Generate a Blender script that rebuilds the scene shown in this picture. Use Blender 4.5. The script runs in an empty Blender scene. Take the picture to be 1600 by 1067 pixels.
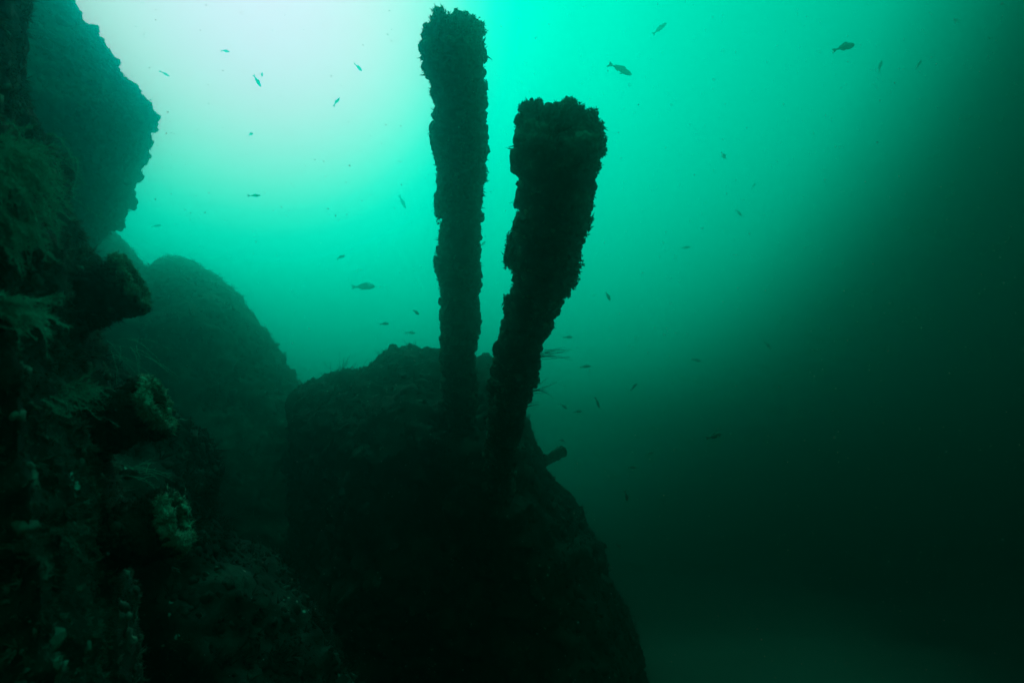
import bpy, math, random
import numpy as np
from mathutils import Vector, Matrix

random.seed(7)
rng = np.random.default_rng(7)
sc = bpy.context.scene
COL = sc.collection

# ---------------------------------------------------------------- camera
PITCH = math.radians(20.0)
F_PX = 800.0                       # 18 mm lens on a 36 mm sensor, 1600 px wide
CAM = np.array([0.0, 0.0, 4.0])    # 4 m above the seabed
cam_d = bpy.data.cameras.new("camera")
cam_d.lens = 18.0
cam_d.sensor_width = 36.0
cam_d.clip_start = 0.05
cam_d.clip_end = 500.0
cam_d.dof.use_dof = True
cam_d.dof.focus_distance = 5.0
cam_d.dof.aperture_fstop = 2.0
cam_o = bpy.data.objects.new("camera", cam_d)
COL.objects.link(cam_o)
cam_o.location = CAM
cam_o.rotation_euler = (math.pi / 2 + PITCH, 0, 0)
sc.camera = cam_o

FWD = np.array([0, math.cos(PITCH), math.sin(PITCH)])
UP = np.array([0, -math.sin(PITCH), math.cos(PITCH)])
RIGHT = np.array([1.0, 0, 0])


def P(px, py, d):
    """World point seen at photo position (px, py), d metres along the view axis."""
    return CAM + d * (FWD + (px - 800) / F_PX * RIGHT + (533.5 - py) / F_PX * UP)


# ---------------------------------------------------------------- exposure and render settings
sc.view_settings.view_transform = 'Standard'
sc.view_settings.look = 'None'
sc.view_settings.gamma = 1.0
sc.view_settings.exposure = 0.0
sc.cycles.max_bounces = 6
sc.cycles.diffuse_bounces = 2
sc.cycles.glossy_bounces = 1
sc.cycles.transmission_bounces = 1
sc.cycles.volume_bounces = 1
sc.cycles.sample_clamp_indirect = 4.0
sc.cycles.use_denoising = True

# ---------------------------------------------------------------- world: light coming down through the water
GLOW = Vector((-0.40428, 0.52881, 0.74627))      # towards the sun seen through the surface
world = bpy.data.worlds.new("World")
sc.world = world
world.use_nodes = True
nt = world.node_tree
nt.nodes.clear()
N = nt.nodes.new
L = nt.links.new
w_out = N('ShaderNodeOutputWorld')
w_bg = N('ShaderNodeBackground')
tc = N('ShaderNodeTexCoord')


def dot_node(vec):
    n = N('ShaderNodeVectorMath')
    n.operation = 'DOT_PRODUCT'
    n.inputs[1].default_value = vec
    L(tc.outputs['Generated'], n.inputs[0])
    return n.outputs['Value']


def ramp_node(fac, stops):
    r = N('ShaderNodeValToRGB')
    r.color_ramp.interpolation = 'EASE' if len(stops) < 3 else 'LINEAR'
    e = r.color_ramp.elements
    while len(e) < len(stops):
        e.new(0.5)
    for el, (p, c) in zip(e, stops):
        el.position = p
        el.color = (*c, 1)
    L(fac, r.inputs['Fac'])
    return r.outputs['Color']


def gb(g, ratio):
    return (0.0, g, g * ratio)


WG = 2.0
body = ramp_node(dot_node((GLOW.x + 0.05, GLOW.y, GLOW.z)), [
    (0, gb(0.0005, 0.5)), (0.19, gb(0.001, 0.5)), (0.345, gb(0.0033, 0.56)), (0.4, gb(0.006, 0.6)), (0.453, gb(0.026, 0.62)),
    (0.476, gb(0.052, 0.66)), (0.497, gb(0.1, 0.67)), (0.533, gb(0.2, 0.67)), (0.564, gb(0.28, 0.68)), (0.6, gb(0.41, 0.68)),
    (0.629, gb(0.45, 0.69)), (0.753, gb(0.58, 0.71)), (0.803, gb(0.66, 0.72)), (0.843, gb(0.75, 0.72)), (0.869, gb(0.75, 0.73)),
    (0.888, gb(0.79, 0.74)), (0.899, gb(0.81, 0.75)), (0.925, gb(0.76, 0.78)), (0.94, gb(0.71, 0.81)), (0.955, gb(0.61, 0.86)),
    (0.97, gb(0.53, 0.95)), (1, gb(0.49, 1))])
glow = ramp_node(dot_node((-0.3916, 0.5289, 0.7528)), [
    (0.0, (0, 0, 0)), (0.916, (0.0, 0.0, 0.0)), (0.932, (0.008, 0.0, 0.004)), (0.945, (0.055, 0.0, 0.02)),
    (0.957, (0.17, 0.0, 0.04)), (0.972, (0.36, 0.0, 0.08)), (0.985, (0.54, 0.0, 0.11)), (1.0, (0.70, 0.0, 0.17))])
gs = N('ShaderNodeVectorMath')
gs.operation = 'SCALE'
gs.inputs['Scale'].default_value = 2.0
L(glow, gs.inputs[0])
glow = gs.outputs[0]
# fill lobe added overhead and behind the camera to light the barrel fronts
zenith_fill = ramp_node(dot_node((0.0, -0.50, 0.866)), [
    (0.0, (0, 0, 0)), (0.52, (0, 0, 0)), (0.80, gb(0.26, 0.62)), (1.0, gb(0.46, 0.64))])
zs = N('ShaderNodeVectorMath')
zs.operation = 'ADD'
L(glow, zs.inputs[0])
L(zenith_fill, zs.inputs[1])
glow = zs.outputs[0]
add = N('ShaderNodeMix')
add.data_type = 'RGBA'
add.blend_type = 'ADD'
add.inputs[0].default_value = 1.0
L(body, add.inputs[6])
L(glow, add.inputs[7])
L(add.outputs[2], w_bg.inputs['Color'])
w_bg.inputs['Strength'].default_value = WG
L(w_bg.outputs[0], w_out.inputs['Surface'])

# ---------------------------------------------------------------- sun, spread wide by the water above
sun_d = bpy.data.lights.new("sun", 'SUN')
sun_d.energy = 0.5
sun_d.angle = math.radians(50)
sun_d.color = (0.30, 0.90, 0.64)
sun_o = bpy.data.objects.new("sun", sun_d)
COL.objects.link(sun_o)
sun_o.rotation_euler = GLOW.to_track_quat('Z', 'Y').to_euler()


# ---------------------------------------------------------------- noise in numpy
def _hash(ix, iy, iz, seed):
    h = (ix.astype(np.int64) * 374761393 + iy.astype(np.int64) * 668265263
         + iz.astype(np.int64) * 2147483647 + seed * 974634777) & 0xFFFFFFFF
    h = ((h ^ (h >> 13)) * 1274126177) & 0xFFFFFFFF
    h = ((h ^ (h >> 16)) * 2246822519) & 0xFFFFFFFF
    return ((h ^ (h >> 15)) & 0xFFFFFF).astype(np.float64) / 0xFFFFFF


def vnoise(p, seed=0):
    i = np.floor(p).astype(np.int64)
    f = p - i
    f = f * f * f * (f * (f * 6 - 15) + 10)
    out = 0
    for dx in (0, 1):
        wx = f[:, 0] if dx else 1 - f[:, 0]
        for dy in (0, 1):
            wy = f[:, 1] if dy else 1 - f[:, 1]
            for dz in (0, 1):
                wz = f[:, 2] if dz else 1 - f[:, 2]
                out = out + wx * wy * wz * _hash(i[:, 0] + dx, i[:, 1] + dy, i[:, 2] + dz, seed)
    return out * 2 - 1


def fbm(p, scale, octaves=4, seed=0, gain=0.5):
    a, s, t = 1.0, 1.0 / scale, 0
    for k in range(octaves):
        t = t + a * vnoise(p * s + 17.3 * k, seed + k)
        a *= gain
        s *= 2.03
    return t


# ---------------------------------------------------------------- mesh helpers
def mesh_from(name, V, F, smooth=True):
    V = np.asarray(V, dtype=np.float32)
    me = bpy.data.meshes.new(name)
    if isinstance(F, np.ndarray):
        n, k = F.shape
        me.vertices.add(len(V))
        me.vertices.foreach_set('co', V.ravel())
        me.loops.add(n * k)
        me.loops.foreach_set('vertex_index', F.astype(np.int32).ravel())
        me.polygons.add(n)
        me.polygons.foreach_set('loop_start', np.arange(0, n * k, k, dtype=np.int32))
    else:
        me.from_pydata([tuple(map(float, v)) for v in V], [], F)
    me.polygons.foreach_set('use_smooth', np.full(len(me.polygons), smooth))
    me.update(calc_edges=True)
    me.validate()
    return me


def obj(name, me, mat, parent=None, label=None, kind=None):
    o = bpy.data.objects.new(name, me)
    COL.objects.link(o)
    if mat is not None and me is not None and not me.materials:
        me.materials.append(mat)
    if parent is not None:
        o.parent = parent
        o.matrix_parent_inverse = parent.matrix_world.inverted() if False else Matrix.Translation(-parent.location)
    if label:
        o['label'] = label
    if kind:
        o['kind'] = kind
    return o


def thing(name, loc, label, cat, group=None):
    o = bpy.data.objects.new(name, None)
    COL.objects.link(o)
    o.location = loc
    o.empty_display_size = 0.2
    return tag(o, label, cat, group)


def tag(o, label, cat, group=None, kind=None):
    o['label'] = label
    o['category'] = cat
    if group:
        o['group'] = group
    if kind:
        o['kind'] = kind
    return o


def coords(me):
    a = np.empty(len(me.vertices) * 3, dtype=np.float32)
    me.vertices.foreach_get('co', a)
    return a.reshape(-1, 3).astype(np.float64)


def normals(me):
    a = np.empty(len(me.vertices) * 3, dtype=np.float32)
    me.vertices.foreach_get('normal', a)
    return a.reshape(-1, 3).astype(np.float64)


def set_coords(me, V):
    me.vertices.foreach_set('co', V.astype(np.float32).ravel())
    me.update()


def displace(me, layers):
    """layers: (scale, amplitude, octaves, seed, mode)"""
    V = coords(me)
    Nn = normals(me)
    t = np.zeros(len(V))
    for sc_, amp, oc, seed, mode in layers:
        n = fbm(V, sc_, oc, seed)
        if mode == 'ridge':
            n = 1 - np.abs(n) * 2
        elif mode == 'lump':
            n = np.clip(n, 0, 1) ** 0.6 * 1.5
        t += amp * n
    set_coords(me, V + Nn * t[:, None])
    return me


def remesh(V, F, voxel):
    me = mesh_from('tmp', V, F)
    o = bpy.data.objects.new('tmp', me)
    COL.objects.link(o)
    m = o.modifiers.new('r', 'REMESH')
    m.mode = 'VOXEL'
    m.voxel_size = voxel
    m.use_smooth_shade = True
    dg = bpy.context.evaluated_depsgraph_get()
    ev = bpy.data.meshes.new_from_object(o.evaluated_get(dg))
    bpy.data.objects.remove(o)
    bpy.data.meshes.remove(me)
    return ev


def loft(rings, closed_ends=True):
    """rings: list of (n,3) arrays with equal n -> V, F"""
    n = len(rings[0])
    V = np.concatenate(rings)
    F = []
    for k in range(len(rings) - 1):
        for i in range(n):
            j = (i + 1) % n
            F.append((k * n + i, k * n + j, (k + 1) * n + j, (k + 1) * n + i))
    if closed_ends:
        F.append(tuple(range(n - 1, -1, -1)))
        F.append(tuple((len(rings) - 1) * n + i for i in range(n)))
    return V, F


def join_arrays(parts):
    Vs, Fs, off = [], [], 0
    for V, F in parts:
        Vs.append(np.asarray(V))
        Fs.append(np.asarray(F) + off)
        off += len(V)
    return np.concatenate(Vs), np.concatenate(Fs)


def join_lists(parts):
    Vs, Fs, off = [], [], 0
    for V, F in parts:
        Vs.append(np.asarray(V))
        Fs += [tuple(i + off for i in f) for f in F]
        off += len(V)
    return np.concatenate(Vs), Fs


# ---------------------------------------------------------------- materials
def growth_mat(name, dark, mid, light, scale=9.0, bump=0.6, spot=0.62):
    m = bpy.data.materials.new(name)
    m.use_nodes = True
    t = m.node_tree
    b = t.nodes['Principled BSDF']
    b.inputs['Roughness'].default_value = 0.95
    b.inputs['Specular IOR Level'].default_value = 0.15
    geo = t.nodes.new('ShaderNodeNewGeometry')
    n1 = t.nodes.new('ShaderNodeTexNoise')
    n1.inputs['Scale'].default_value = scale
    n1.inputs['Detail'].default_value = 8
    n1.inputs['Roughness'].default_value = 0.65
    t.links.new(geo.outputs['Position'], n1.inputs['Vector'])
    r = t.nodes.new('ShaderNodeValToRGB')
    e = r.color_ramp.elements
    e[0].position, e[0].color = 0.34, (*dark, 1)
    e[1].position, e[1].color = 0.70, (*light, 1)
    k = e.new(0.52)
    k.color = (*mid, 1)
    t.links.new(n1.outputs['Fac'], r.inputs['Fac'])
    # pale crusts: small patches with a shape of their own
    v = t.nodes.new('ShaderNodeTexVoronoi')
    v.inputs['Scale'].default_value = scale * 3.2
    t.links.new(geo.outputs['Position'], v.inputs['Vector'])
    lt = t.nodes.new('ShaderNodeMath')
    lt.operation = 'LESS_THAN'
    lt.inputs[1].default_value = 0.20
    t.links.new(v.outputs['Distance'], lt.inputs[0])
    n2 = t.nodes.new('ShaderNodeTexNoise')
    n2.inputs['Scale'].default_value = scale * 0.5
    t.links.new(geo.outputs['Position'], n2.inputs['Vector'])
    gt = t.nodes.new('ShaderNodeMath')
    gt.operation = 'GREATER_THAN'
    gt.inputs[1].default_value = spot
    t.links.new(n2.outputs['Fac'], gt.inputs[0])
    mu = t.nodes.new('ShaderNodeMath')
    mu.operation = 'MULTIPLY'
    t.links.new(lt.outputs[0], mu.inputs[0])
    t.links.new(gt.outputs[0], mu.inputs[1])
    mx = t.nodes.new('ShaderNodeMix')
    mx.data_type = 'RGBA'
    t.links.new(mu.outputs[0], mx.inputs[0])
    t.links.new(r.outputs['Color'], mx.inputs[6])
    mx.inputs[7].default_value = (0.45, 0.5, 0.42, 1)
    t.links.new(mx.outputs[2], b.inputs['Base Color'])
    bp = t.nodes.new('ShaderNodeBump')
    bp.inputs['Strength'].default_value = bump
    bp.inputs['Distance'].default_value = 0.02
    n3 = t.nodes.new('ShaderNodeTexNoise')
    n3.inputs['Scale'].default_value = scale * 6
    n3.inputs['Detail'].default_value = 6
    t.links.new(geo.outputs['Position'], n3.inputs['Vector'])
    t.links.new(n3.outputs['Fac'], bp.inputs['Height'])
    t.links.new(bp.outputs['Normal'], b.inputs['Normal'])
    return m


def soften(m, amount, col):
    """thin living tissue lets some light through"""
    t = m.node_tree
    b = t.nodes['Principled BSDF']
    out = t.nodes['Material Output']
    tr = t.nodes.new('ShaderNodeBsdfTranslucent')
    tr.inputs['Color'].default_value = (*col, 1)
    mx = t.nodes.new('ShaderNodeMixShader')
    mx.inputs[0].default_value = amount
    t.links.new(b.outputs[0], mx.inputs[1])
    t.links.new(tr.outputs[0], mx.inputs[2])
    t.links.new(mx.outputs[0], out.inputs['Surface'])
    return m


def plain_mat(name, col, rough=0.9, var=0.4, scale=30):
    m = bpy.data.materials.new(name)
    m.use_nodes = True
    t = m.node_tree
    b = t.nodes['Principled BSDF']
    b.inputs['Roughness'].default_value = rough
    b.inputs['Specular IOR Level'].default_value = 0.2
    n = t.nodes.new('ShaderNodeTexNoise')
    n.inputs['Scale'].default_value = scale
    geo = t.nodes.new('ShaderNodeNewGeometry')
    t.links.new(geo.outputs['Position'], n.inputs['Vector'])
    r = t.nodes.new('ShaderNodeValToRGB')
    r.color_ramp.elements[0].color = (*[c * (1 - var) for c in col], 1)
    r.color_ramp.elements[1].color = (*[min(1, c * (1 + var)) for c in col], 1)
    t.links.new(n.outputs['Fac'], r.inputs['Fac'])
    t.links.new(r.outputs['Color'], b.inputs['Base Color'])
    return m


M_CRUST = growth_mat('encrusted_steel', (0.04, 0.045, 0.035), (0.12, 0.125, 0.10), (0.34, 0.34, 0.27), 9)
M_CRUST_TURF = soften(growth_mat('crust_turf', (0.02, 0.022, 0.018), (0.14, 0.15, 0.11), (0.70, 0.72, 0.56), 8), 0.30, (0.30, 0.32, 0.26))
M_SHADE_TURF = soften(growth_mat('dark_shade_turf', (0.014, 0.016, 0.012), (0.04, 0.043, 0.034), (0.15, 0.15, 0.12), 8), 0.25, (0.09, 0.10, 0.08))  # darker turf tone, standing in for depth and shade on the slope
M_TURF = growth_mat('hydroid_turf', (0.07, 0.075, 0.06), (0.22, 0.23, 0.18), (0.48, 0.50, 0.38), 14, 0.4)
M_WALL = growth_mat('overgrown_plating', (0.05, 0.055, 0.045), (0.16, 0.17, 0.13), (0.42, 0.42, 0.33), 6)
M_DARK = growth_mat('dark_shade_plating', (0.012, 0.014, 0.011), (0.03, 0.033, 0.026), (0.09, 0.09, 0.07), 4)  # near-black plating; on the slope the tone stands in for shade
M_RIM = growth_mat('pale_sponge_crust', (0.27, 0.32, 0.22), (0.50, 0.57, 0.41), (0.76, 0.80, 0.62), 16, 0.8)
M_STRAND = soften(plain_mat('feathery_hydroid', (0.18, 0.80, 0.60)), 0.6, (0.15, 0.92, 0.70))
soften(M_TURF, 0.35, (0.36, 0.38, 0.30))
soften(M_RIM, 0.15, (0.6, 0.64, 0.5))
M_NEAR = soften(growth_mat('pale_turf', (0.08, 0.10, 0.07), (0.28, 0.34, 0.25), (0.60, 0.68, 0.5), 7, 0.4), 0.35, (0.30, 0.45, 0.34))
M_WHIP = plain_mat('sea_whip_skin', (0.10, 0.10, 0.08))
M_FISH = plain_mat('fish_skin', (0.22, 0.24, 0.20), 0.45)
M_SNOW = soften(plain_mat('drifting_particle', (0.75, 0.8, 0.72)), 0.6, (0.85, 0.9, 0.8))
M_BORE = growth_mat('choked_bore', (0.01, 0.012, 0.01), (0.03, 0.03, 0.025), (0.08, 0.08, 0.06), 12)


# ---------------------------------------------------------------- growth templates
def ico(sub):
    import bmesh
    bm = bmesh.new()
    bmesh.ops.create_icosphere(bm, subdivisions=sub, radius=1.0)
    V = np.array([v.co[:] for v in bm.verts])
    F = np.array([[v.index for v in f.verts] for f in bm.faces])
    bm.free()
    return V, F


def lump_variants(n, sub, rough=0.45):
    V0, F0 = ico(sub)
    out = []
    for k in range(n):
        nn = V0 / np.linalg.norm(V0, axis=1)[:, None]
        r = 1 + rough * fbm(nn + 31 * k, 0.75, 3, 50 + k) + 0.25 * np.abs(vnoise(nn * 3.7 + 9 * k, k))
        st = np.array([1.0, 0.8 + 0.4 * random.random(), 0.7 + 0.4 * random.random()])
        out.append((nn * r[:, None] * st, F0))
    return out


def spike(d, length, rad, bend):
    d = d / np.linalg.norm(d)
    a = np.cross(d, [0.3, 0.5, 0.8])
    a /= np.linalg.norm(a)
    b = np.cross(d, a)
    V = []
    for t, rr in ((0, 1.0), (0.55, 0.8)):
        c = d * length * t + bend * t * t * length
        for q in range(3):
            an = q * 2 * math.pi / 3
            V.append(c + rad * rr * (math.cos(an) * a + math.sin(an) * b))
    V.append(d * length + bend * length)
    F = [(0, 1, 4), (0, 4, 3), (1, 2, 5), (1, 5, 4), (2, 0, 3), (2, 3, 5), (3, 4, 6), (4, 5, 6), (5, 3, 6)]
    return np.array(V), np.array(F)


def tuft_variants(n, spikes, spread=1.0, rad=0.11):
    out = []
    for k in range(n):
        parts = []
        for s in range(spikes):
            d = np.array([rng.normal() * spread, rng.normal() * spread, 1.0 + 0.3 * rng.normal()])
            bend = rng.normal(size=3) * 0.22
            parts.append(spike(d, 0.55 + 0.6 * rng.random(), rad * (0.7 + 0.6 * rng.random()), bend))
        out.append(join_arrays(parts))
    return out


LUMP_FINE = lump_variants(10, 3)
LUMP_SMALL = lump_variants(10, 2)
TUFT = tuft_variants(10, 8, 0.8, 0.10)
TUFT_THIN = tuft_variants(10, 7, 0.55, 0.045)
TUFT_FAT = tuft_variants(8, 9, 0.9, 0.17)


def tri_data(me):
    me.calc_loop_triangles()
    n = len(me.loop_triangles)
    t = np.empty(n * 3, dtype=np.int32)
    me.loop_triangles.foreach_get('vertices', t)
    t = t.reshape(-1, 3)
    V = coords(me)
    A, B, C = V[t[:, 0]], V[t[:, 1]], V[t[:, 2]]
    cr = np.cross(B - A, C - A)
    ar = np.linalg.norm(cr, axis=1) * 0.5
    nr = cr / np.maximum(np.linalg.norm(cr, axis=1), 1e-12)[:, None]
    return A, B, C, ar, nr


def sample_surface(me, count, facing=-0.45, margin=260, patch=None, seed=0):
    A, B, C, ar, nr = tri_data(me)
    c = (A + B + C) / 3
    v = c - CAM
    dist = np.linalg.norm(v, axis=1)
    keep = ((nr * -v).sum(1) / dist) > facing
    z = v @ FWD
    x = 800 + F_PX * (v @ RIGHT) / np.maximum(z, 0.05)
    y = 533.5 - F_PX * (v @ UP) / np.maximum(z, 0.05)
    keep &= (z > 0.05) & (x > -margin) & (x < 1600 + margin) & (y > -margin) & (y < 1067 + margin)
    w = ar * keep
    if patch:
        w = w * np.clip(0.5 + patch[1] * fbm(c, patch[0], 3, 91 + seed), 0.03, 3)
    w /= w.sum()
    idx = rng.choice(len(ar), size=count, p=w)
    r1 = np.sqrt(rng.random(count))[:, None]
    r2 = rng.random(count)[:, None]
    p = (1 - r1) * A[idx] + r1 * (1 - r2) * B[idx] + r1 * r2 * C[idx]
    return p, nr[idx]


def place(templates, pos, nor, size, tilt=0.35, lean=None):
    """one mesh out of many small growths"""
    n = len(pos)
    z = nor + rng.normal(size=(n, 3)) * tilt
    if lean is not None:
        z = z + np.asarray(lean)
    z /= np.linalg.norm(z, axis=1)[:, None]
    a = np.cross(z, rng.normal(size=(n, 3)))
    a /= np.linalg.norm(a, axis=1)[:, None]
    b = np.cross(z, a)
    R = np.stack([a, b, z], axis=2) * size[:, None, None]
    which = rng.integers(0, len(templates), n)
    parts = []
    for k, (TV, TF) in enumerate(templates):
        m = which == k
        if not m.any():
            continue
        V = np.einsum('nij,vj->nvi', R[m], TV) + pos[m][:, None, :]
        cnt = m.sum()
        F = TF[None] + (np.arange(cnt) * len(TV))[:, None, None]
        parts.append((V.reshape(-1, 3), F.reshape(-1, 3)))
    return join_arrays(parts)


def sizes(n, lo, hi, power=2.0):
    return lo + (hi - lo) * rng.random(n) ** power


def grow(me, specs):
    """specs: (templates, count, lo, hi, sink, tilt, lean, patch)"""
    parts = []
    for s in specs:
        tp, cnt, lo, hi, sink, tilt, lean, patch = s
        p, n = sample_surface(me, cnt, patch=patch, seed=len(parts))
        size = sizes(cnt, lo, hi)
        parts.append(place(tp, p - n * size[:, None] * sink, n, size, tilt, lean))
    V, F = join_arrays(parts)
    return mesh_from('growth', V, F)


# ---------------------------------------------------------------- haze (the green water itself)
def box_mesh(lo, hi):
    x0, y0, z0 = lo
    x1, y1, z1 = hi
    V = [(x0, y0, z0), (x1, y0, z0), (x1, y1, z0), (x0, y1, z0), (x0, y0, z1), (x1, y0, z1), (x1, y1, z1), (x0, y1, z1)]
    F = [(0, 3, 2, 1), (4, 5, 6, 7), (0, 1, 5, 4), (1, 2, 6, 5), (2, 3, 7, 6), (3, 0, 4, 7)]
    return mesh_from('haze', V, F, False)


HAZE = bpy.data.materials.new('green_water')
HAZE.use_nodes = True
ht = HAZE.node_tree
ht.nodes.clear()
ho = ht.nodes.new('ShaderNodeOutputMaterial')
hv = ht.nodes.new('ShaderNodeVolumePrincipled')
hv.inputs['Color'].default_value = (0.0, 0.75, 0.63, 1)
hv.inputs['Density'].default_value = 0.086
hv.inputs['Anisotropy'].default_value = 0.95
ht.links.new(hv.outputs[0], ho.inputs['Volume'])
hz = obj('haze', box_mesh((-50, -20, -1.6), (50, 60, 17.0)), HAZE)
tag(hz, 'clouded green sea water that veils everything farther away', 'water haze', kind='stuff')

# ---------------------------------------------------------------- seabed
g = 260
xs = np.linspace(-49, 49, g)
ys = np.linspace(-19, 59, g)
X, Y = np.meshgrid(xs, ys)
pts = np.stack([X.ravel(), Y.ravel(), np.zeros(g * g)], 1)
Z = 0.45 * fbm(pts, 9.0, 4, 3) + 0.05 * fbm(pts, 0.9, 3, 8)
pts[:, 2] = np.clip(Z, -0.55, 0.9)
ii = np.arange(g * g).reshape(g, g)
Fq = np.stack([ii[:-1, :-1], ii[:-1, 1:], ii[1:, 1:], ii[1:, :-1]], -1).reshape(-1, 4)
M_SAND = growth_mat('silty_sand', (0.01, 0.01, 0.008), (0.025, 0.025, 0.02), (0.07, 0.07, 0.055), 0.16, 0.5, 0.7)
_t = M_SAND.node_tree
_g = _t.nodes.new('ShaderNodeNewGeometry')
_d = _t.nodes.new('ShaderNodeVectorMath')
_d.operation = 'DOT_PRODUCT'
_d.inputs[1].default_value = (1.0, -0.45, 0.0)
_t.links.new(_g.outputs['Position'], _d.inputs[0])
_m = _t.nodes.new('ShaderNodeMapRange')          # paler on the left, darker to the right of a diagonal
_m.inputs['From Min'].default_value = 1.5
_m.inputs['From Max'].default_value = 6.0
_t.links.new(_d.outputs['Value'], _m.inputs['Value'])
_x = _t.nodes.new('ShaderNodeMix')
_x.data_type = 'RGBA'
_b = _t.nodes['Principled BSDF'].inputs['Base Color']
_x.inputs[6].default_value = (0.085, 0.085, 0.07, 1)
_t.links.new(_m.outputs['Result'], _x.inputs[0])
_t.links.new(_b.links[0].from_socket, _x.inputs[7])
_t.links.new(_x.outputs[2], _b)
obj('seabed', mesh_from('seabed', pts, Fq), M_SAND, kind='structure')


# ---------------------------------------------------------------- big masses of the wreck
def resample(poly, step):
    poly = np.array(poly, float)
    out = []
    for a, b in zip(poly, np.roll(poly, -1, 0)):
        n = max(1, int(np.linalg.norm(b - a) / step))
        for k in range(n):
            out.append(a + (b - a) * k / n)
    return np.array(out)


def mass_body(poly, center, rings, step=40):
    """rings: (depth, shrink) front to back; shrink about the centre in photo units"""
    q = resample(poly, step)
    c = np.array(center, float)
    R = []
    for d, s in rings:
        r = c + (q - c) * s
        R.append(np.array([P(x, y, d) for x, y in r]))
    return loft(R)


def cyl(p0, p1, r0, r1, n=24, rings=2):
    p0, p1 = np.array(p0, float), np.array(p1, float)
    d = p1 - p0
    d /= np.linalg.norm(d)
    a = np.cross(d, [0.2, 0.3, 0.9])
    a /= np.linalg.norm(a)
    b = np.cross(d, a)
    an = np.linspace(0, 2 * math.pi, n, endpoint=False)
    R = []
    for k in range(rings):
        t = k / (rings - 1)
        R.append(p0 + (p1 - p0) * t + (r0 + (r1 - r0) * t) * (np.cos(an)[:, None] * a + np.sin(an)[:, None] * b))
    return loft(R)


def root_at(me_list, z=None):
    V = np.concatenate([coords(m) for m in me_list])
    return (float(V[:, 0].mean()), float(V[:, 1].mean()), float(V[:, 2].min()))


# --- far mound of hull behind, running down to the right
poly = [(-200, 330), (60, 345), (120, 352), (178, 360), (200, 388), (218, 416), (230, 428), (250, 412), (275, 408), (305, 413),
        (330, 428), (357, 454), (400, 508), (430, 545), (455, 578), (490, 614), (530, 680), (600, 800), (680, 1000), (720, 1260), (-300, 1260)]
V, F = mass_body(poly, (200, 1000), [(13.5, 0.62), (15.0, 0.86), (16.5, 0.96), (18.5, 1.0), (23.0, 0.86)])
me = remesh(V, F, 0.14)
displace(me, [(2.4, 0.22, 4, 11, ''), (0.6, 0.10, 3, 12, 'ridge'), (0.2, 0.06, 2, 13, 'lump')])
far_root = thing('sloping_hull', root_at([me]), 'far rounded hull slope fading into the green haze, falling from the left towards the turret', 'wreck hull')
obj('hull_plating', me, M_WALL, far_root)
gm = grow(me, [(TUFT, 16000, 0.07, 0.24, 0.1, 0.4, None, (0.9, 0.9)), (LUMP_SMALL, 2500, 0.04, 0.12, 0.3, 0.3, None, (0.7, 0.8)),
               (TUFT_THIN, 1500, 0.12, 0.30, 0.1, 0.4, (0.3, 0, 0.2), (1.0, 1.0))])
obj('growth', gm, M_TURF, far_root, kind='stuff')

# --- overhanging slab, top left
poly = [(-420, -420), (-60, -420), (60, -130), (98, -12), (128, 28), (150, 55), (168, 80), (186, 108), (205, 136), (222, 156), (238, 174),
        (246, 190), (236, 218), (224, 250), (214, 285), (202, 315), (190, 340), (172, 362), (130, 400), (40, 470), (-420, 520)]
V, F = mass_body(poly, (-250, 80), [(7.8, 0.55), (8.8, 0.80), (10.0, 0.95), (11.8, 1.0), (15.5, 0.78)])
me = remesh(V, F, 0.11)
displace(me, [(1.6, 0.04, 3, 21, ''), (0.35, 0.06, 3, 22, ''), (0.14, 0.05, 2, 23, 'lump')])
over_root = thing('overhanging_hull', root_at([me]), 'huge overhanging slab of hull jutting out at the top left against the bright water', 'wreck hull')
obj('hull_plating', me, M_WALL, over_root)
gm = grow(me, [(TUFT, 11000, 0.04, 0.13, 0.1, 0.4, None, (0.7, 0.9)), (LUMP_SMALL, 5000, 0.03, 0.11, 0.3, 0.3, None, (0.6, 1.0)),
               (LUMP_FINE, 350, 0.08, 0.17, 0.3, 0.3, None, (0.9, 1.0))])
obj('growth', gm, M_TURF, over_root, kind='stuff')

# --- gun turret the barrels come out of
poly = [(464, 626), (480, 614), (500, 606), (530, 592), (560, 581), (590, 567), (612, 556), (640, 551), (652, 560), (672, 557), (700, 562), (735, 566),
        (765, 572), (785, 600), (812, 645), (834, 690), (850, 735), (872, 770), (898, 796), (916, 832), (940, 852), (946, 900), (966, 950),
        (984, 1000), (1000, 1060), (1030, 1260), (440, 1260), (455, 1000), (462, 800)]
V, F = mass_body(poly, (720, 900), [(7.5, 0.60), (8.3, 0.82), (10.0, 0.955), (12.5, 1.0), (16.0, 0.80)], 30)
parts_l = [(V, F)]
V, F = join_lists(parts_l)
me = remesh(V, F, 0.065)
displace(me, [(1.5, 0.22, 4, 31, ''), (0.45, 0.10, 3, 32, 'ridge'), (0.13, 0.04, 2, 33, 'lump')])
tur_root = thing('gun_turret', root_at([me]), 'dark overgrown gun turret in the middle from which the two barrels rise', 'gun turret')
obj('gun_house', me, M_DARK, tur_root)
gm = grow(me, [(TUFT, 12000, 0.03, 0.10, 0.1, 0.4, None, (0.8, 0.9)), (LUMP_SMALL, 5000, 0.03, 0.10, 0.3, 0.3, None, (0.6, 0.9)),
               (TUFT_THIN, 2500, 0.10, 0.22, 0.1, 0.5, (0.1, 0, 0.3), (0.8, 1.0))])
obj('growth', gm, M_SHADE_TURF, tur_root, kind='stuff')


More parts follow.
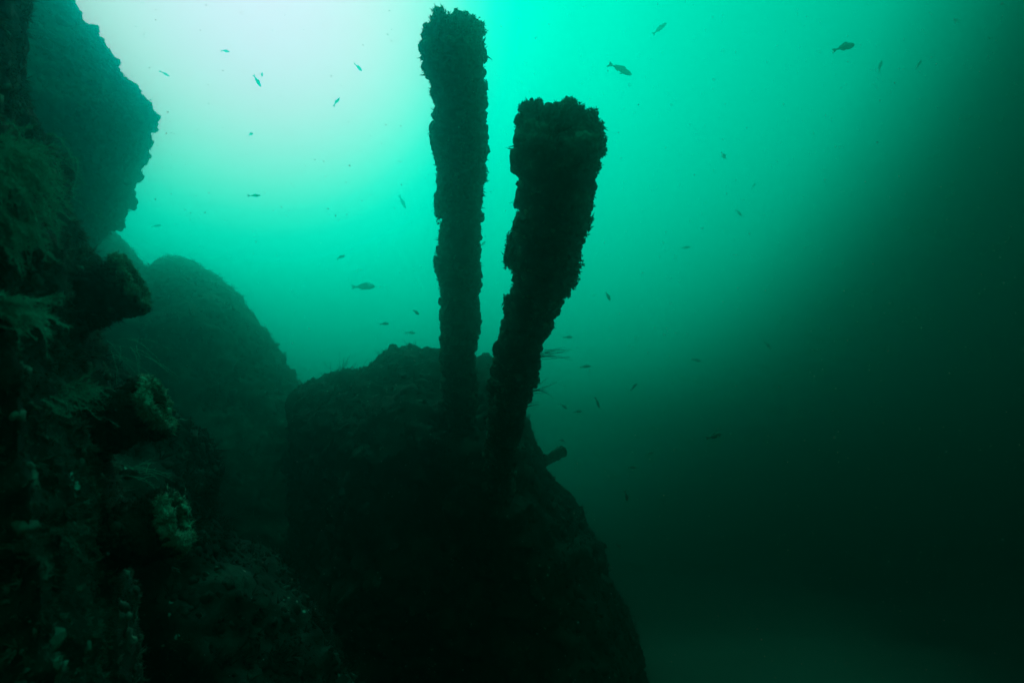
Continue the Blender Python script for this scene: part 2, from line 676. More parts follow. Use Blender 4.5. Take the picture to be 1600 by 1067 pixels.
def ring_pipe(p0, p1, r, wall, name, parent, label, mat=M_CRUST, rim_mat=M_RIM, noise=0.02, rimr=None, tufts=900, size=(0.008, 0.03), seed=1, flare=1.12):
    """hollow pipe: outer skin, lip, inner bore, all one closed skin; lip is a sub-part"""
    p0, p1 = np.array(p0, float), np.array(p1, float)
    d = p1 - p0
    Ln = np.linalg.norm(d)
    d /= Ln
    a = np.cross(d, [0.2, 0.1, 0.97])
    a /= np.linalg.norm(a)
    b = np.cross(d, a)
    n = 72
    an = np.linspace(0, 2 * math.pi, n, endpoint=False)
    prof = []
    m = 34
    for k in range(m):
        t = k / (m - 1)
        prof.append((t * Ln * 0.97, r * (1 + (flare - 1) * t ** 4)))
    prof += [(Ln * 0.99, r * flare * 0.98), (Ln, r * flare * 0.93), (Ln * 0.99, r * flare - wall * 0.9), (Ln * 0.95, r * flare - wall), (Ln * 0.75, r - wall), (Ln * 0.6, r - wall), (Ln * 0.55, (r - wall) * 0.8), (Ln * 0.53, 0.01)]
    R = [p0 + d * s + rr * (np.cos(an)[:, None] * a + np.sin(an)[:, None] * b) for s, rr in prof]
    V, F = loft(R)
    me = mesh_from(name, V, F)
    displace(me, [(r * 1.6, noise * 1.3, 3, seed, ''), (r * 0.4, noise * 0.8, 3, seed + 1, 'lump')])
    root = obj(name, me, mat, parent, label)
    # lip
    tn = 16
    R = []
    for k in range(tn):
        q = 2 * math.pi * k / tn
        cc = p1 + d * (wall * 0.45 * math.cos(q))
        rr = (r * flare - wall * 0.5) + wall * 0.62 * math.sin(q)
        R.append(cc + rr * (np.cos(an)[:, None] * a + np.sin(an)[:, None] * b))
    V = np.concatenate(R)
    Fl = []
    for k in range(tn):
        k2 = (k + 1) % tn
        for i in range(n):
            j = (i + 1) % n
            Fl.append((k * n + i, k2 * n + i, k2 * n + j, k * n + j))
    lm = mesh_from('rim', V, Fl)
    displace(lm, [(r * 0.9, noise * 1.0, 3, seed + 5, ''), (r * 0.28, noise * 0.9, 3, seed + 6, 'lump')])
    obj('rim', lm, rim_mat, root).matrix_parent_inverse = Matrix.Identity(4)
    if tufts:
        g1 = grow(lm, [(TUFT_FAT, tufts * 2, size[0], size[1] * 1.2, 0.1, 0.6, None, (r, 0.9)), (LUMP_SMALL, tufts // 8, size[0] * 0.7, size[1] * 0.8, 0.2, 0.3, None, (r, 1.0))])
        obj('rim_growth', g1, rim_mat, root, kind='stuff').matrix_parent_inverse = Matrix.Identity(4)
        g2 = grow(me, [(TUFT_FAT, tufts * 2, size[0], size[1] * 1.2, 0.2, 0.5, None, (r * 1.5, 1.0)), (LUMP_SMALL, tufts, size[0], size[1] * 1.1, 0.3, 0.3, None, (r, 1.0)),
                       (TUFT_THIN, tufts // 2, size[1], size[1] * 2.6, 0.05, 0.4, (0, 0, 0.3), (r, 1.0))])
        obj('growth', g2, mat, root, kind='stuff').matrix_parent_inverse = Matrix.Identity(4)
    return root


# small fittings on the turret face
ring_pipe(P(684, 735, 7.4), P(676, 703, 6.55), 0.145, 0.045, 'pipe_socket', tur_root, 'upper round open socket beside the left barrel', M_DARK, M_SHADE_TURF, 0.03, tufts=500, size=(0.015, 0.035), seed=61)
ring_pipe(P(722, 815, 7.2), P(721, 785, 6.3), 0.155, 0.045, 'pipe_socket', tur_root, 'lower round open socket below and between the two barrels', M_DARK, M_SHADE_TURF, 0.03, tufts=500, size=(0.015, 0.035), seed=64)
ring_pipe(P(800, 748, 12.4), P(880, 705, 12.0), 0.085, 0.03, 'side_pipe', tur_root, 'short pipe sticking out of the right shoulder', M_CRUST, M_CRUST, 0.015, tufts=300, size=(0.015, 0.035), seed=67, flare=1.25)

# --- slope of wreckage between the near wall and the turret
poly = [(-300, 380), (60, 420), (130, 470), (185, 545), (240, 600), (290, 650), (325, 690), (340, 735), (348, 800), (372, 840), (420, 872),
        (440, 905), (480, 960), (560, 1080), (640, 1300), (700, 1640), (-500, 1640)]
V, F = mass_body(poly, (60, 1150), [(3.3, 0.62), (3.8, 0.85), (4.4, 0.965), (5.0, 1.0), (6.6, 0.84)])
me = remesh(V, F, 0.05)
displace(me, [(1.1, 0.12, 3, 41, ''), (0.3, 0.045, 3, 42, ''), (0.09, 0.022, 2, 43, 'lump')])
SLOPE_MESH = me
slope_root = thing('collapsed_plating', root_at([me]), 'dim slope of collapsed fringed plating behind the three broken pipe stubs', 'wreckage')
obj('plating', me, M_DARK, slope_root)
gm = grow(me, [(TUFT, 16000, 0.015, 0.05, 0.1, 0.4, None, (0.5, 0.9)), (LUMP_SMALL, 5000, 0.015, 0.055, 0.3, 0.3, None, (0.4, 1.0)),
               (TUFT_THIN, 5000, 0.06, 0.15, 0.05, 0.5, (0.3, 0, -0.1), (0.6, 1.0))])
obj('growth', gm, M_SHADE_TURF, slope_root, kind='stuff')

# --- near hull side with the pipe stubs
poly = [(-500, -420), (-40, -420), (14, -150), (24, -20), (34, 50), (30, 110), (42, 170), (52, 215), (84, 240), (98, 275), (96, 320), (104, 352), (120, 380), (132, 420), (134, 480),
        (140, 540), (146, 610), (150, 680), (172, 745), (186, 800), (200, 880), (215, 1000), (260, 1300), (330, 2100), (360, 2650), (-1500, 2650)]
V, F = mass_body(poly, (-260, 240), [(1.35, 0.62), (1.7, 0.84), (2.1, 0.965), (2.5, 1.0), (4.2, 0.70)])
me = remesh(V, F, 0.032)
displace(me, [(0.8, 0.07, 3, 51, ''), (0.22, 0.035, 3, 52, ''), (0.07, 0.016, 3, 53, 'lump')])
NEAR_MESH = me
near_root = thing('hull_side', root_at([me]), 'near dark hull side on the far left with three broken pipe stubs and feathery growth', 'wreck hull')
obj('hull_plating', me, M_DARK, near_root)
gm = grow(me, [(TUFT, 30000, 0.006, 0.028, 0.1, 0.4, None, (0.3, 1.0)), (LUMP_SMALL, 2200, 0.006, 0.03, 0.3, 0.3, None, (0.2, 1.1)),
               (TUFT_THIN, 5000, 0.02, 0.07, 0.05, 0.5, (0.3, 0, 0.0), (0.35, 1.2))])
obj('growth', gm, M_TURF, near_root, kind='stuff')

ring_pipe(P(80, 488, 2.14), P(206, 444, 2.25), 0.110, 0.035, 'pipe_stub', near_root, 'upper broken pipe stub, dark with a thin pale edge', M_DARK, M_RIM, 0.011, tufts=1100, size=(0.005, 0.017), seed=71)
ring_pipe(P(95, 690, 2.02), P(242, 633, 2.13), 0.110, 0.036, 'pipe_stub', near_root, 'middle broken pipe stub with a pale ragged open end', M_DARK, M_RIM, 0.011, tufts=1100, size=(0.005, 0.019), seed=74)
ring_pipe(P(110, 870, 1.98), P(272, 813, 2.09), 0.104, 0.034, 'pipe_stub', near_root, 'lower broken pipe stub, its top lip overgrown with green turf', M_DARK, M_RIM, 0.011, tufts=1100, size=(0.005, 0.019), seed=77)


# ---------------------------------------------------------------- gun barrels
def barrel(stations, dM, dB, label, seed, noise, specs, rim_specs, bumps):
    """stations: (cx, cy, width) in photo units from muzzle to breech; the axis is a straight 3-D line"""
    st = np.array(stations, float)
    
    M = P(st[0, 0], st[0, 1], dM)
    B = P(st[-1, 0], st[-1, 1], dB)
    ax = (B - M) / np.linalg.norm(B - M)
    pos, rad = [], []
    for cx, cy, w in st:
        # depth where the ideal line crosses this height of the photo
        ts = np.linspace(0, 1, 4001)[:, None]
        Q = M + (B - M) * ts
        dd = (Q - CAM) @ FWD
        yy = 533.5 - F_PX * ((Q - CAM) @ UP) / dd
        k = int(np.argmin(np.abs(yy - cy)))
        pos.append(P(cx, cy, dd[k]))
        # the barrel is tilted towards the camera, its width in the picture is its true width
        rad.append(w / 2 / F_PX * dd[k])
    pos, rad = np.array(pos), np.array(rad)
    s = np.linalg.norm(pos - pos[0], axis=1)
    n_r, n_s = 420, 120
    ss = s[-1] * (np.linspace(0, 1, n_r)) ** 1.25
    pc = np.stack([np.interp(ss, s, pos[:, i]) for i in range(3)], 1)
    rc = np.interp(ss, s, rad)
    for _ in range(14):
        pc[1:-1] = (pc[:-2] + pc[1:-1] * 2 + pc[2:]) / 4
        rc[1:-1] = (rc[:-2] + rc[1:-1] * 2 + rc[2:]) / 4
    a = np.cross(ax, [1, 0, 0.1])
    a /= np.linalg.norm(a)
    b = np.cross(ax, a)
    an = np.linspace(0, 2 * math.pi, n_s, endpoint=False)
    circ = np.cos(an)[:, None] * a + np.sin(an)[:, None] * b
    R = [pc[k] + rc[k] * circ for k in range(n_r)]
    V, F = loft(R[4:])
    me = mesh_from('barrel_tube', V, F)
    displace(me, noise)
    root = thing('gun_barrel', tuple(B), label, 'gun barrel', 'pair of encrusted gun barrels')
    obj('barrel_tube', me, M_CRUST, root)
    # muzzle: outer collar, lip and a choked bore
    r0 = rc[0]
    prof = [(0.30, 0.99), (0.22, 1.01), (0.14, 1.03), (0.06, 1.05), (0.01, 1.05), (-0.01, 1.0), (-0.02, 0.88), (-0.01, 0.74), (0.012, 0.64),
            (0.05, 0.56), (0.10, 0.50), (0.14, 0.44), (0.17, 0.34), (0.18, 0.2), (0.185, 0.02)]
    pr = []
    for (h0, q0), (h1, q1) in zip(prof[:-1], prof[1:]):
        for k in range(5):
            pr.append((h0 + (h1 - h0) * k / 5, q0 + (q1 - q0) * k / 5))
    pr.append(prof[-1])
    R = [pc[0] + ax * h * r0 / 0.25 + q * r0 * circ for h, q in pr]
    V, F = loft(R)
    F = [f[::-1] for f in F]
    mm = mesh_from('muzzle', V, F)
    mm.flip_normals() if (normals(mm)[: n_s] * circ).sum() < 0 else None
    displace(mm, [(0.22, 0.028, 3, seed + 3, ''), (0.08, 0.018, 3, seed + 4, 'lump')])
    muz = obj('muzzle', mm, M_CRUST, root)
    gg = grow(mm, rim_specs)
    o = obj('growth', gg, M_CRUST_TURF, muz, kind='stuff')
    o.matrix_parent_inverse = Matrix.Identity(4)
    gg = grow(me, specs)
    # clusters that stand out of the outline
    dpt = (pc - CAM) @ FWD
    yy = 533.5 - F_PX * ((pc - CAM) @ UP) / dpt
    extra = [(coords(gg), np.array([p.vertices[:] for p in gg.polygons]))]
    pc_top = st[0, 1] + 60
    for bx, by, bs in bumps:
        k = int(np.argmin(np.abs(yy - by)))
        dz = dpt[k]
        c0 = P(bx, by, dz)
        rr = 1.2 * bs / F_PX * dz
        rel = c0 - pc[k]
        rel = rel - ax * (rel @ ax)
        far = np.linalg.norm(rel)
        lim = rc[k] + 0.55 * rr
        if far > lim:
            c0 = c0 - rel * (1 - lim / far)
        n_l = 60
        dirs = rng.normal(size=(n_l, 3))
        off = dirs / np.linalg.norm(dirs, axis=1)[:, None] * rr * (0.15 + 0.5 * rng.random((n_l, 1))) + ax * rng.normal(size=(n_l, 1)) * rr * (0.15 if by < pc_top else 0.7)
        dirs /= np.linalg.norm(dirs, axis=1)[:, None]
        extra.append(place(LUMP_FINE, c0 + off, dirs, rr * (0.10 + 0.26 * rng.random(n_l) ** 2), 0.3))
        n_t = 220
        dirs = rng.normal(size=(n_t, 3))
        off = dirs / np.linalg.norm(dirs, axis=1)[:, None] * rr * (0.35 + 0.4 * rng.random((n_t, 1))) + ax * rng.normal(size=(n_t, 1)) * rr * (0.15 if by < pc_top else 0.7)
        dirs /= np.linalg.norm(dirs, axis=1)[:, None]
        extra.append(place(TUFT_FAT, c0 + off, dirs, rr * (0.12 + 0.25 * rng.random(n_t)), 0.3))
    V, F = join_arrays(extra)
    pol = grow(me, [(LUMP_SMALL, 700, 0.005, 0.016, -1.2, 0.3, None, (0.3, 1.0))])
    obj('pale_polyps', pol, M_RIM, root, kind='stuff')
    gg = mesh_from('growth', V, F)
    obj('growth', gg, M_CRUST_TURF, root, kind='stuff')
    return root, pc, rc, ax


barrel([(708, 64, 80), (711, 100, 78), (715, 130, 73), (718, 200, 68), (718, 300, 62), (717, 400, 54), (717, 500, 48), (717, 560, 45), (719, 620, 40), (720, 705, 40)],
       4.4, 8.5, 'taller gun barrel, farther and slimmer, standing almost upright with a ragged flared muzzle', 81,
       [(0.45, 0.026, 2, 81, ''), (0.20, 0.030, 4, 82, ''), (0.06, 0.018, 3, 83, 'lump')],
       [(LUMP_FINE, 1100, 0.015, 0.07, 0.1, 0.3, None, (0.35, 1.3)), (LUMP_SMALL, 9000, 0.008, 0.034, 0.0, 0.4, None, (0.3, 1.1)),
        (TUFT_FAT, 16000, 0.014, 0.045, 0.0, 0.6, None, (0.3, 1.1)), (TUFT_THIN, 9000, 0.02, 0.06, 0.05, 0.4, None, (0.5, 1.1))],
       [(LUMP_FINE, 500, 0.015, 0.065, 0.2, 0.3, None, (0.2, 1.1)), (LUMP_SMALL, 1800, 0.008, 0.034, 0.0, 0.4, None, (0.2, 0.9)),
        (TUFT_FAT, 3500, 0.014, 0.044, 0.0, 0.5, None, (0.2, 0.9)), (TUFT_FAT, 130, 0.04, 0.08, 0.0, 0.5, None, (0.2, 0.9))],
       [(686, 28, 13), (700, 36, 12), (714, 34, 13), (724, 36, 13), (735, 40, 13), (746, 48, 14), (672, 50, 14), (664, 76, 10), (754, 90, 8), (752, 272, 10), (744, 420, 9), (745, 300, 8),
        (686, 330, 8), (686, 410, 9), (744, 490, 7), (694, 560, 7), (692, 640, 9), (690, 665, 8), (740, 350, 7), (684, 240, 8), (757, 140, 7)])

barrel([(874, 210, 110), (872, 250, 106), (866, 300, 96), (859, 350, 86), (846, 400, 78), (840, 440, 76), (828, 480, 62), (810, 550, 58), (795, 620, 50), (784, 700, 42), (774, 800, 40)],
       2.9, 8.4, 'shorter looking gun barrel, nearer, thicker and darker, leaning to the right with a lumpy muzzle', 91,
       [(0.42, 0.026, 2, 91, ''), (0.18, 0.032, 4, 92, ''), (0.055, 0.018, 3, 93, 'lump')],
       [(LUMP_FINE, 1700, 0.012, 0.055, 0.05, 0.3, None, (0.3, 1.5)), (LUMP_SMALL, 12000, 0.006, 0.026, 0.0, 0.4, None, (0.25, 1.2)),
        (TUFT_FAT, 20000, 0.010, 0.032, 0.0, 0.6, None, (0.25, 1.2)), (TUFT_THIN, 9000, 0.015, 0.042, 0.05, 0.4, None, (0.4, 1.1))],
       [(LUMP_FINE, 700, 0.012, 0.055, 0.1, 0.3, None, (0.2, 1.2)), (LUMP_SMALL, 2800, 0.006, 0.026, 0.0, 0.4, None, (0.2, 0.9)),
        (TUFT_FAT, 5000, 0.010, 0.032, 0.0, 0.5, None, (0.2, 0.9)), (TUFT_FAT, 170, 0.03, 0.065, 0.0, 0.5, None, (0.2, 0.9))],
       [(818, 170, 12), (830, 172, 14), (842, 163, 8), (815, 192, 12), (890, 170, 15), (905, 178, 12), (922, 186, 14), (930, 205, 15), (941, 236, 13), (936, 262, 10),
        (930, 300, 10), (925, 330, 10), (920, 355, 14), (906, 378, 10), (895, 428, 17), (886, 410, 14), (888, 448, 13), (794, 385, 13), (797, 402, 12), (792, 372, 10), (898, 395, 13), (946, 222, 12), (870, 462, 10),
        (788, 470, 8), (776, 545, 8), (768, 600, 8), (828, 620, 8), (812, 340, 8), (838, 590, 8), (809, 230, 8), (806, 290, 6)])


# ---------------------------------------------------------------- strands
def strand(pts, r0, r1=None, n=4):
    pts = np.array(pts, float)
    r1 = r0 * 0.3 if r1 is None else r1
    V, F = [], []
    for k, p in enumerate(pts):
        d = pts[min(k + 1, len(pts) - 1)] - pts[max(k - 1, 0)]
        d /= np.linalg.norm(d)
        a = np.cross(d, [0.31, 0.2, 0.93])
        a /= np.linalg.norm(a)
        b = np.cross(d, a)
        r = r0 + (r1 - r0) * k / (len(pts) - 1)
        for q in range(n):
            an = 2 * math.pi * q / n
            V.append(p + r * (math.cos(an) * a + math.sin(an) * b))
    for k in range(len(pts) - 1):
        for q in range(n):
            q2 = (q + 1) % n
            F.append((k * n + q, k * n + q2, (k + 1) * n + q2, (k + 1) * n + q))
    return np.array(V), np.array(F)


from mathutils.bvhtree import BVHTree


def tree_of(me):
    return BVHTree.FromPolygons([v.co[:] for v in me.vertices], [p.vertices[:] for p in me.polygons])


def surface_depth(tree, px, py, fallback):
    dv = P(px, py, 1.0) - CAM
    hit = tree.ray_cast(Vector(CAM), Vector(dv))
    if hit[0] is None:
        return fallback
    return float((np.array(hit[0]) - CAM) @ FWD)


NEAR_T = tree_of(NEAR_MESH)
SLOPE_T = tree_of(SLOPE_MESH)


def hydroid(name, px, py, d, count, length, dirpx, spread, label, cat, mat=M_STRAND, r=0.0022, root_spread=30, droop=0.25, group='feathery hydroids on the wreck', fringe=True, on=None):
    """tuft of fine strands rooted round (px, py) and streaming along dirpx (photo units)"""
    if on is not None:
        d = surface_depth(on, px, py, d)
    base = P(px, py, d)
    dv = P(px + dirpx[0], py + dirpx[1], d - 0.05) - base
    dv /= np.linalg.norm(dv)
    parts = []
    for _ in range(count):
        qx, qy = px + rng.normal() * root_spread, py + rng.normal() * root_spread * 0.6
        o = P(qx, qy, d + abs(rng.normal()) * 0.04 if on is None else surface_depth(on, qx, qy, d) - 0.005)
        v = dv + rng.normal(size=3) * spread
        v /= np.linalg.norm(v)
        ln = length * (0.5 + 0.7 * rng.random())
        side = rng.normal(size=3) * 0.25
        pts = []
        m = 12
        for k in range(m):
            t = k / (m - 1)
            pts.append(o + v * ln * t + (np.array([0, 0, -1]) * droop * (t ** 2) + side * t * t * 0.6) * ln + rng.normal(size=3) * 0.0015)
        parts.append(strand(pts, r))
        if fringe:
            for k in range(1, m):
                for s_ in range(3):
                    q = rng.normal(size=3)
                    q /= np.linalg.norm(q)
                    e = pts[k] + (q * 0.55 + v * 0.6) * 0.016
                    parts.append(strand([pts[k], e], r * 0.45, r * 0.25, 3 if False else 4))
    V, F = join_arrays(parts)
    o = obj(name, mesh_from(name, V, F), mat)
    return tag(o, label, cat, group)


hydroid('hydroid', 10, 250, 1.95, 260, 0.15, (60, -14), 0.28, 'big arching bush of fine pale strands at the left edge, below the overhang', 'hydroid', droop=0.75, root_spread=30, on=NEAR_T, r=0.0021)
hydroid('hydroid', 6, 340, 1.9, 120, 0.12, (60, 10), 0.30, 'sparse fringe of strands under the arching bush at the left edge', 'hydroid', droop=0.5, root_spread=28, on=NEAR_T, r=0.0021)
hydroid('hydroid', 8, 480, 1.9, 60, 0.16, (60, 0), 0.16, 'flat comb of pale strands left of the upper pipe stub', 'hydroid', droop=0.15, root_spread=20, on=NEAR_T, r=0.0024)
hydroid('hydroid', 118, 616, 2.25, 50, 0.12, (60, -2), 0.22, 'wispy strands streaming over the top of the middle pipe stub', 'hydroid', droop=0.25, root_spread=20, on=NEAR_T, r=0.0021)
hydroid('hydroid', 90, 826, 2.15, 12, 0.12, (60, -4), 0.24, 'tangled thin strands reaching the top of the lower pipe stub', 'hydroid', M_TURF, droop=0.2, root_spread=9, on=NEAR_T, r=0.0021)
hydroid('hydroid', 12, 858, 1.9, 9, 0.18, (60, -2), 0.10, 'pale flattened streak of strands low at the left edge', 'hydroid', M_TURF, droop=0.03, root_spread=10, on=NEAR_T, r=0.0026)
hydroid('hydroid', 185, 545, 3.45, 18, 0.26, (50, 20), 0.30, 'faint curling strands between the upper and middle pipe stubs', 'hydroid', droop=0.4, root_spread=15, on=SLOPE_T, r=0.002)
hydroid('hydroid', 215, 735, 3.3, 14, 0.24, (50, -8), 0.30, 'faint downy strands just under the middle pipe stub', 'hydroid', droop=0.3, root_spread=12, on=SLOPE_T, r=0.002)
hydroid('hydroid', 528, 600, 9.6, 60, 0.42, (14, -24), 0.45, 'short wisps standing on the left end of the turret roof', 'hydroid', M_WHIP, r=0.004, droop=0.0, root_spread=12)

hydroid('sea_whip', 843, 556, 5.35, 15, 0.33, (50, -9), 0.13, 'upper sea whip of thin dark branches on the right side of the nearer barrel', 'sea whip', M_WHIP, r=0.0032, root_spread=6, droop=-0.02, group='sea whips on the nearer barrel', fringe=False)
hydroid('sea_whip', 826, 611, 5.9, 12, 0.26, (50, -5), 0.13, 'lower sea whip of thin dark branches on the right side of the nearer barrel', 'sea whip', M_WHIP, r=0.0032, root_spread=5, droop=-0.02, group='sea whips on the nearer barrel', fringe=False)
hydroid('sea_whip', 824, 634, 6.0, 5, 0.14, (50, -5), 0.10, 'smallest bare sprig right of the nearer barrel, under the lower sea whip', 'sea whip', M_WHIP, r=0.0028, root_spread=2, droop=0.0, group='sea whips on the nearer barrel', fringe=False)

# ---------------------------------------------------------------- fish
def fish_meshes(fat=0.15, fins=True):
    """unit long fish, nose at +x; body is one skin, fins separate meshes"""
    n = 20
    an = np.linspace(0, 2 * math.pi, n, endpoint=False)
    prof = [(-0.40, 0.035, 0.018, 0), (-0.33, 0.045, 0.026, 0), (-0.22, 0.075, 0.045, 0), (-0.08, 0.120, 0.072, -0.004), (0.06, 0.150, 0.090, -0.008), (0.20, 0.158, 0.096, -0.01),
            (0.32, 0.140, 0.088, -0.01), (0.41, 0.108, 0.070, -0.012), (0.47, 0.066, 0.046, -0.016), (0.50, 0.022, 0.018, -0.02)]
    R = [np.stack([np.full(n, x), w * fat / 0.15 * np.cos(an), zc + h * fat / 0.15 * np.sin(an)], 1) for x, h, w, zc in prof]
    V, F = loft(R)
    body = mesh_from('fish', V, F)

    def fin(outline, t=0.008, axis='y', name='fin'):
        o = np.array(outline, float)
        A = np.stack([o[:, 0], np.full(len(o), t), o[:, 1]], 1)
        B = np.stack([o[:, 0], np.full(len(o), -t), o[:, 1]], 1)
        V, F = loft([A, B])
        return mesh_from(name, V, F, False)

    k = fat / 0.15
    tail = fin([(-0.37, 0.030), (-0.43, 0.06), (-0.54, 0.125), (-0.58, 0.12), (-0.525, 0.02), (-0.52, 0.0), (-0.525, -0.02), (-0.58, -0.12), (-0.54, -0.125), (-0.43, -0.06), (-0.37, -0.030)], name='tail_fin')
    dors = fin([(0.20, 0.14 * k), (0.16, 0.20 * k), (0.08, 0.225 * k), (-0.04, 0.19 * k), (-0.16, 0.14 * k), (-0.28, 0.095 * k), (-0.28, 0.05 * k), (0.0, 0.11 * k)], name='dorsal_fin')
    anal = fin([(-0.02, -0.12 * k), (-0.08, -0.18 * k), (-0.16, -0.15 * k), (-0.24, -0.09 * k), (-0.22, -0.05 * k)], name='anal_fin')
    pect = []
    for s in (1, -1):
        A = np.array([(0.22, s * 0.085 * k, -0.03), (0.16, s * 0.15 * k, -0.07), (0.06, s * 0.20 * k, -0.12), (0.03, s * 0.17 * k, -0.12), (0.12, s * 0.08 * k, -0.06)])
        B = A + np.array([0, 0, 0.012])
        V, F = loft([A, B] if s < 0 else [B, A])
        pect.append(mesh_from('pectoral_fin', V, F, False))
    for m_ in [body, tail, dors, anal] + pect:
        m_.materials.append(M_FISH)
    return body, [('tail_fin', tail), ('dorsal_fin', dors), ('anal_fin', anal), ('pectoral_fin', pect[0]), ('pectoral_fin', pect[1])]


def bent(set_, amt):
    body_, fins_ = set_
    for m_ in [body_] + [f_[1] for f_ in fins_]:
        V_ = coords(m_)
        V_[:, 1] += amt * (V_[:, 0] - 0.15) ** 2 * np.sign(0.15 - V_[:, 0])
        set_coords(m_, V_)
    return set_


KINDS = {}
for kn, kf in (('slim', 0.105), ('mid', 0.14), ('fat', 0.17)):
    KINDS[kn] = [bent(fish_meshes(kf), am) for am in (-0.55, -0.25, 0.3, 0.6)]
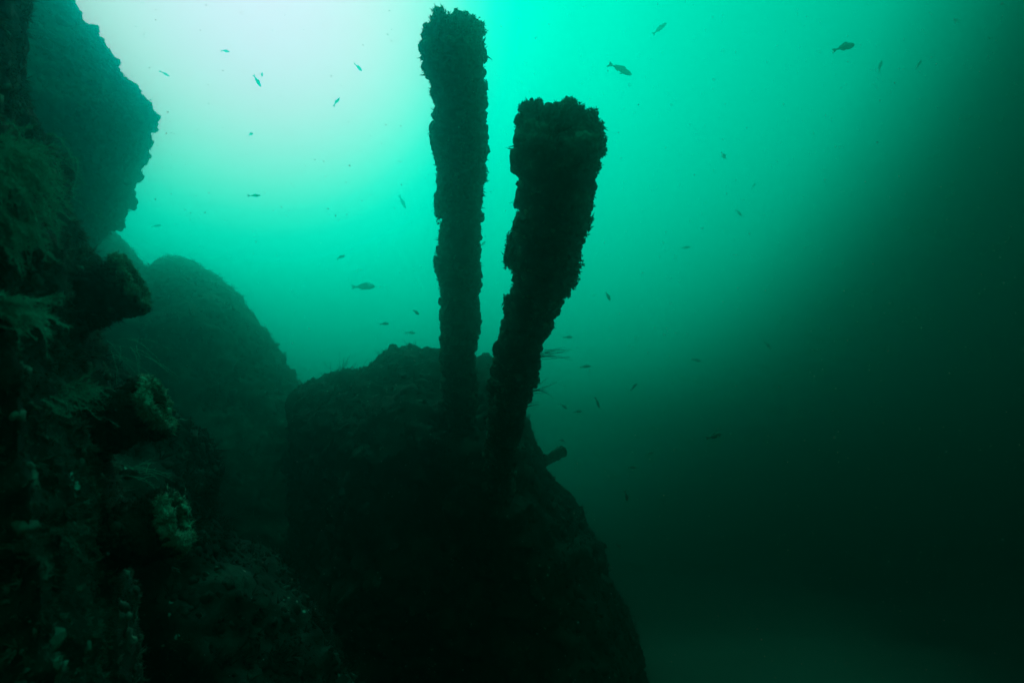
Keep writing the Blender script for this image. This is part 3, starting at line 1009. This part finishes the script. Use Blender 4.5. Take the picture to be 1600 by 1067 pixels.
# px, py, length px, heading in degrees (counter-clockwise in the picture, nose), depth, build, yaw towards the camera, label
FISH = [
    (1321, 73, 30, 14, 5.0, 'fat', 10, 'plump dark fish alone high in the upper right water'),
    (970, 108, 41, -32, 5.5, 'slim', 4, 'slender fish with spread fins diving rightwards, above the nearer barrel'),
    (1031, 45, 26, 38, 8.5, 'slim', 15, 'pale fish rising to the right near the top edge, right of the slender diving fish'),
    (1131, 246, 22, 78, 7.5, 'mid', 35, 'small fish pointing straight up, right of the nearer muzzle'),
    (1117, 681, 22, 20, 4.2, 'fat', 10, 'dark plump fish in the dim lower right water'),
    (979, 776, 17, -72, 5.6, 'mid', 30, 'dark little fish nosing down beside the lower right flank of the turret'),
    (570, 448, 33, 4, 9.5, 'mid', 5, 'largest fish in the open water left of the taller barrel, swimming level'),
    (532, 402, 18, 14, 8.5, 'slim', 15, 'small fish just above the level swimming fish left of the taller barrel'),
    (650, 488, 14, -35, 6.5, 'mid', 20, 'small dark fish nearest the left edge of the taller barrel'),
    (601, 506, 14, 6, 8.0, 'mid', 15, 'small level fish over the peak of the turret roof, left of two'),
    (642, 520, 14, 2, 10.5, 'mid', 15, 'faint level fish just above the peak of the turret roof'),
    (526, 159, 17, 62, 7.5, 'slim', 20, 'tiny dark fish rising steeply at the edge of the bright glow, beside the taller barrel'),
    (402, 127, 20, -58, 8.5, 'slim', 15, 'darkest fish inside the bright glow, diving steeply'),
    (409, 116, 13, -72, 12.0, 'slim', 15, 'fainter companion right behind the diving fish in the bright glow'),
    (398, 306, 17, 10, 7.5, 'slim', 10, 'thin level fish below the bright glow, over the far hull slope'),
    (391, 210, 12, 6, 11.0, 'mid', 15, 'very faint fish in the middle of the bright glow'),
    (258, 116, 13, -22, 12.0, 'slim', 15, 'very faint fish in the glow nearest the overhanging hull'),
    (352, 80, 14, -6, 12.5, 'slim', 15, 'very faint thin fish high in the bright glow'),
    (629, 316, 22, -62, 10.5, 'slim', 15, 'faint steeply diving fish close to the left of the taller barrel'),
    (560, 106, 14, -38, 11.5, 'mid', 15, 'faint little fish left of the taller muzzle'),
    (950, 463, 16, -66, 7.5, 'mid', 20, 'small fish nosing down, right of the middle of the nearer barrel'),
    (1494, 33, 15, 82, 11.0, 'fat', 35, 'faint upright fish near the top right corner'),
    (1375, 104, 16, 88, 12.5, 'mid', 30, 'faint upright fish just right of the plump dark fish'),
    (1436, 101, 13, 78, 13.0, 'mid', 30, 'ghostly upright fish between the top right corner and the plump dark fish'),
    (1545, 60, 13, 12, 12.0, 'mid', 20, 'faint level fish nearest the top right corner'),
    (1155, 333, 13, -40, 10.5, 'mid', 20, 'tiny slanting fish under the upright fish right of the nearer muzzle'),
    (1072, 387, 13, 10, 10.5, 'mid', 15, 'tiny level fish halfway down the open water right of the nearer barrel'),
    (888, 527, 14, 5, 9.0, 'mid', 15, 'small level fish just above the upper sea whip'),
    (915, 573, 17, 12, 9.5, 'mid', 15, 'small level fish right of and below the upper sea whip'),
    (991, 604, 14, 50, 9.5, 'mid', 15, 'small rising fish farthest right of the group beside the lower sea whip'),
    (934, 630, 17, -66, 7.5, 'slim', 15, 'small steep diving fish right of the lower sea whip'),
    (881, 635, 13, -32, 8.5, 'mid', 15, 'small fish slanting down, closest to the lower sea whip'),
    (903, 643, 13, 10, 8.5, 'mid', 15, 'small level fish between the two diving fish beside the lower sea whip'),
    (1088, 563, 14, -10, 9.5, 'mid', 15, 'small fish above the dark plump fish of the lower right'),
    (988, 730, 13, 6, 8.0, 'mid', 15, 'dim level fish above the little fish by the turret flank'),
    (1016, 708, 13, 16, 8.5, 'mid', 15, 'dim fish left of the dark plump fish of the lower right'),
    (966, 852, 15, -42, 8.0, 'mid', 20, 'lowest fish, hardly visible against the dark foot of the turret flank'),
    (878, 688, 9, 4, 8.2, 'mid', 15, 'tiny fish right above the tip of the turret side pipe'),
    (755, 381, 11, 48, 9.5, 'mid', 15, 'little fish in the gap between the two barrels'),
    (1178, 290, 10, 52, 12.0, 'mid', 15, 'barely visible fish right of the upright fish in the middle water'),
    (802, 316, 12, 18, 11.0, 'mid', 15, 'faint fish peeking out beside the left edge of the nearer barrel'),
    (244, 353, 16, 10, 12.5, 'slim', 15, 'ghostly fish in the notch between the overhanging hull and the far hull slope'),
    (1200, 539, 13, -46, 11.0, 'mid', 15, 'ghostly slanting fish in the dark water, right of and above the dark plump fish'),
]
ROT_CAM = Matrix(((RIGHT[0], FWD[0], UP[0]), (RIGHT[1], FWD[1], UP[1]), (RIGHT[2], FWD[2], UP[2])))
for px, py, lp, ang, d, kd, yaw, lab in FISH:
    bmesh_, fins = random.choice(KINDS[kd])
    d *= 1.9
    o = bpy.data.objects.new('fish', bmesh_)
    COL.objects.link(o)
    ln = lp / F_PX * d / 1.05
    R = ROT_CAM @ Matrix.Rotation(-math.radians(ang), 3, 'Y') @ Matrix.Rotation(math.radians(yaw * random.choice((-1, 1))), 3, 'Z')
    if ang > 90 or ang < -90:
        R = R @ Matrix.Rotation(math.pi, 3, 'X')
    o.matrix_world = Matrix.LocRotScale(Vector(P(px, py, d)), R.to_quaternion(), Vector((ln, ln, ln)))
    tag(o, lab, 'fish', 'small fish swimming round the wreck')
    for fn, fm in fins:
        if fn == 'anal_fin' and lp < 20:
            continue
        c = bpy.data.objects.new(fn, fm)
        COL.objects.link(c)
        c.parent = o

# ---------------------------------------------------------------- drifting particles
OCT = (np.array([(1, 0, 0), (-1, 0, 0), (0, 1, 0), (0, -1, 0), (0, 0, 1), (0, 0, -1)], float),
       np.array([(0, 2, 4), (2, 1, 4), (1, 3, 4), (3, 0, 4), (2, 0, 5), (1, 2, 5), (3, 1, 5), (0, 3, 5)]))
ns = 3400
dd = 0.7 + 6.5 * rng.random(ns) ** 0.8
pp = np.array([P(x, y, d) for x, y, d in zip(rng.uniform(-150, 1750, ns), rng.uniform(-150, 1200, ns), dd)])
LS = lump_variants(4, 1, 0.5)
V, F = place(LS, pp, rng.normal(size=(ns, 3)), (0.0006 + 0.0009 * rng.random(ns) ** 4) * dd ** 0.8, 1.0)
sn = obj('marine_snow', mesh_from('marine_snow', V, F), M_SNOW)
tag(sn, 'fine pale specks drifting everywhere in the green water', 'drifting particles', kind='stuff')
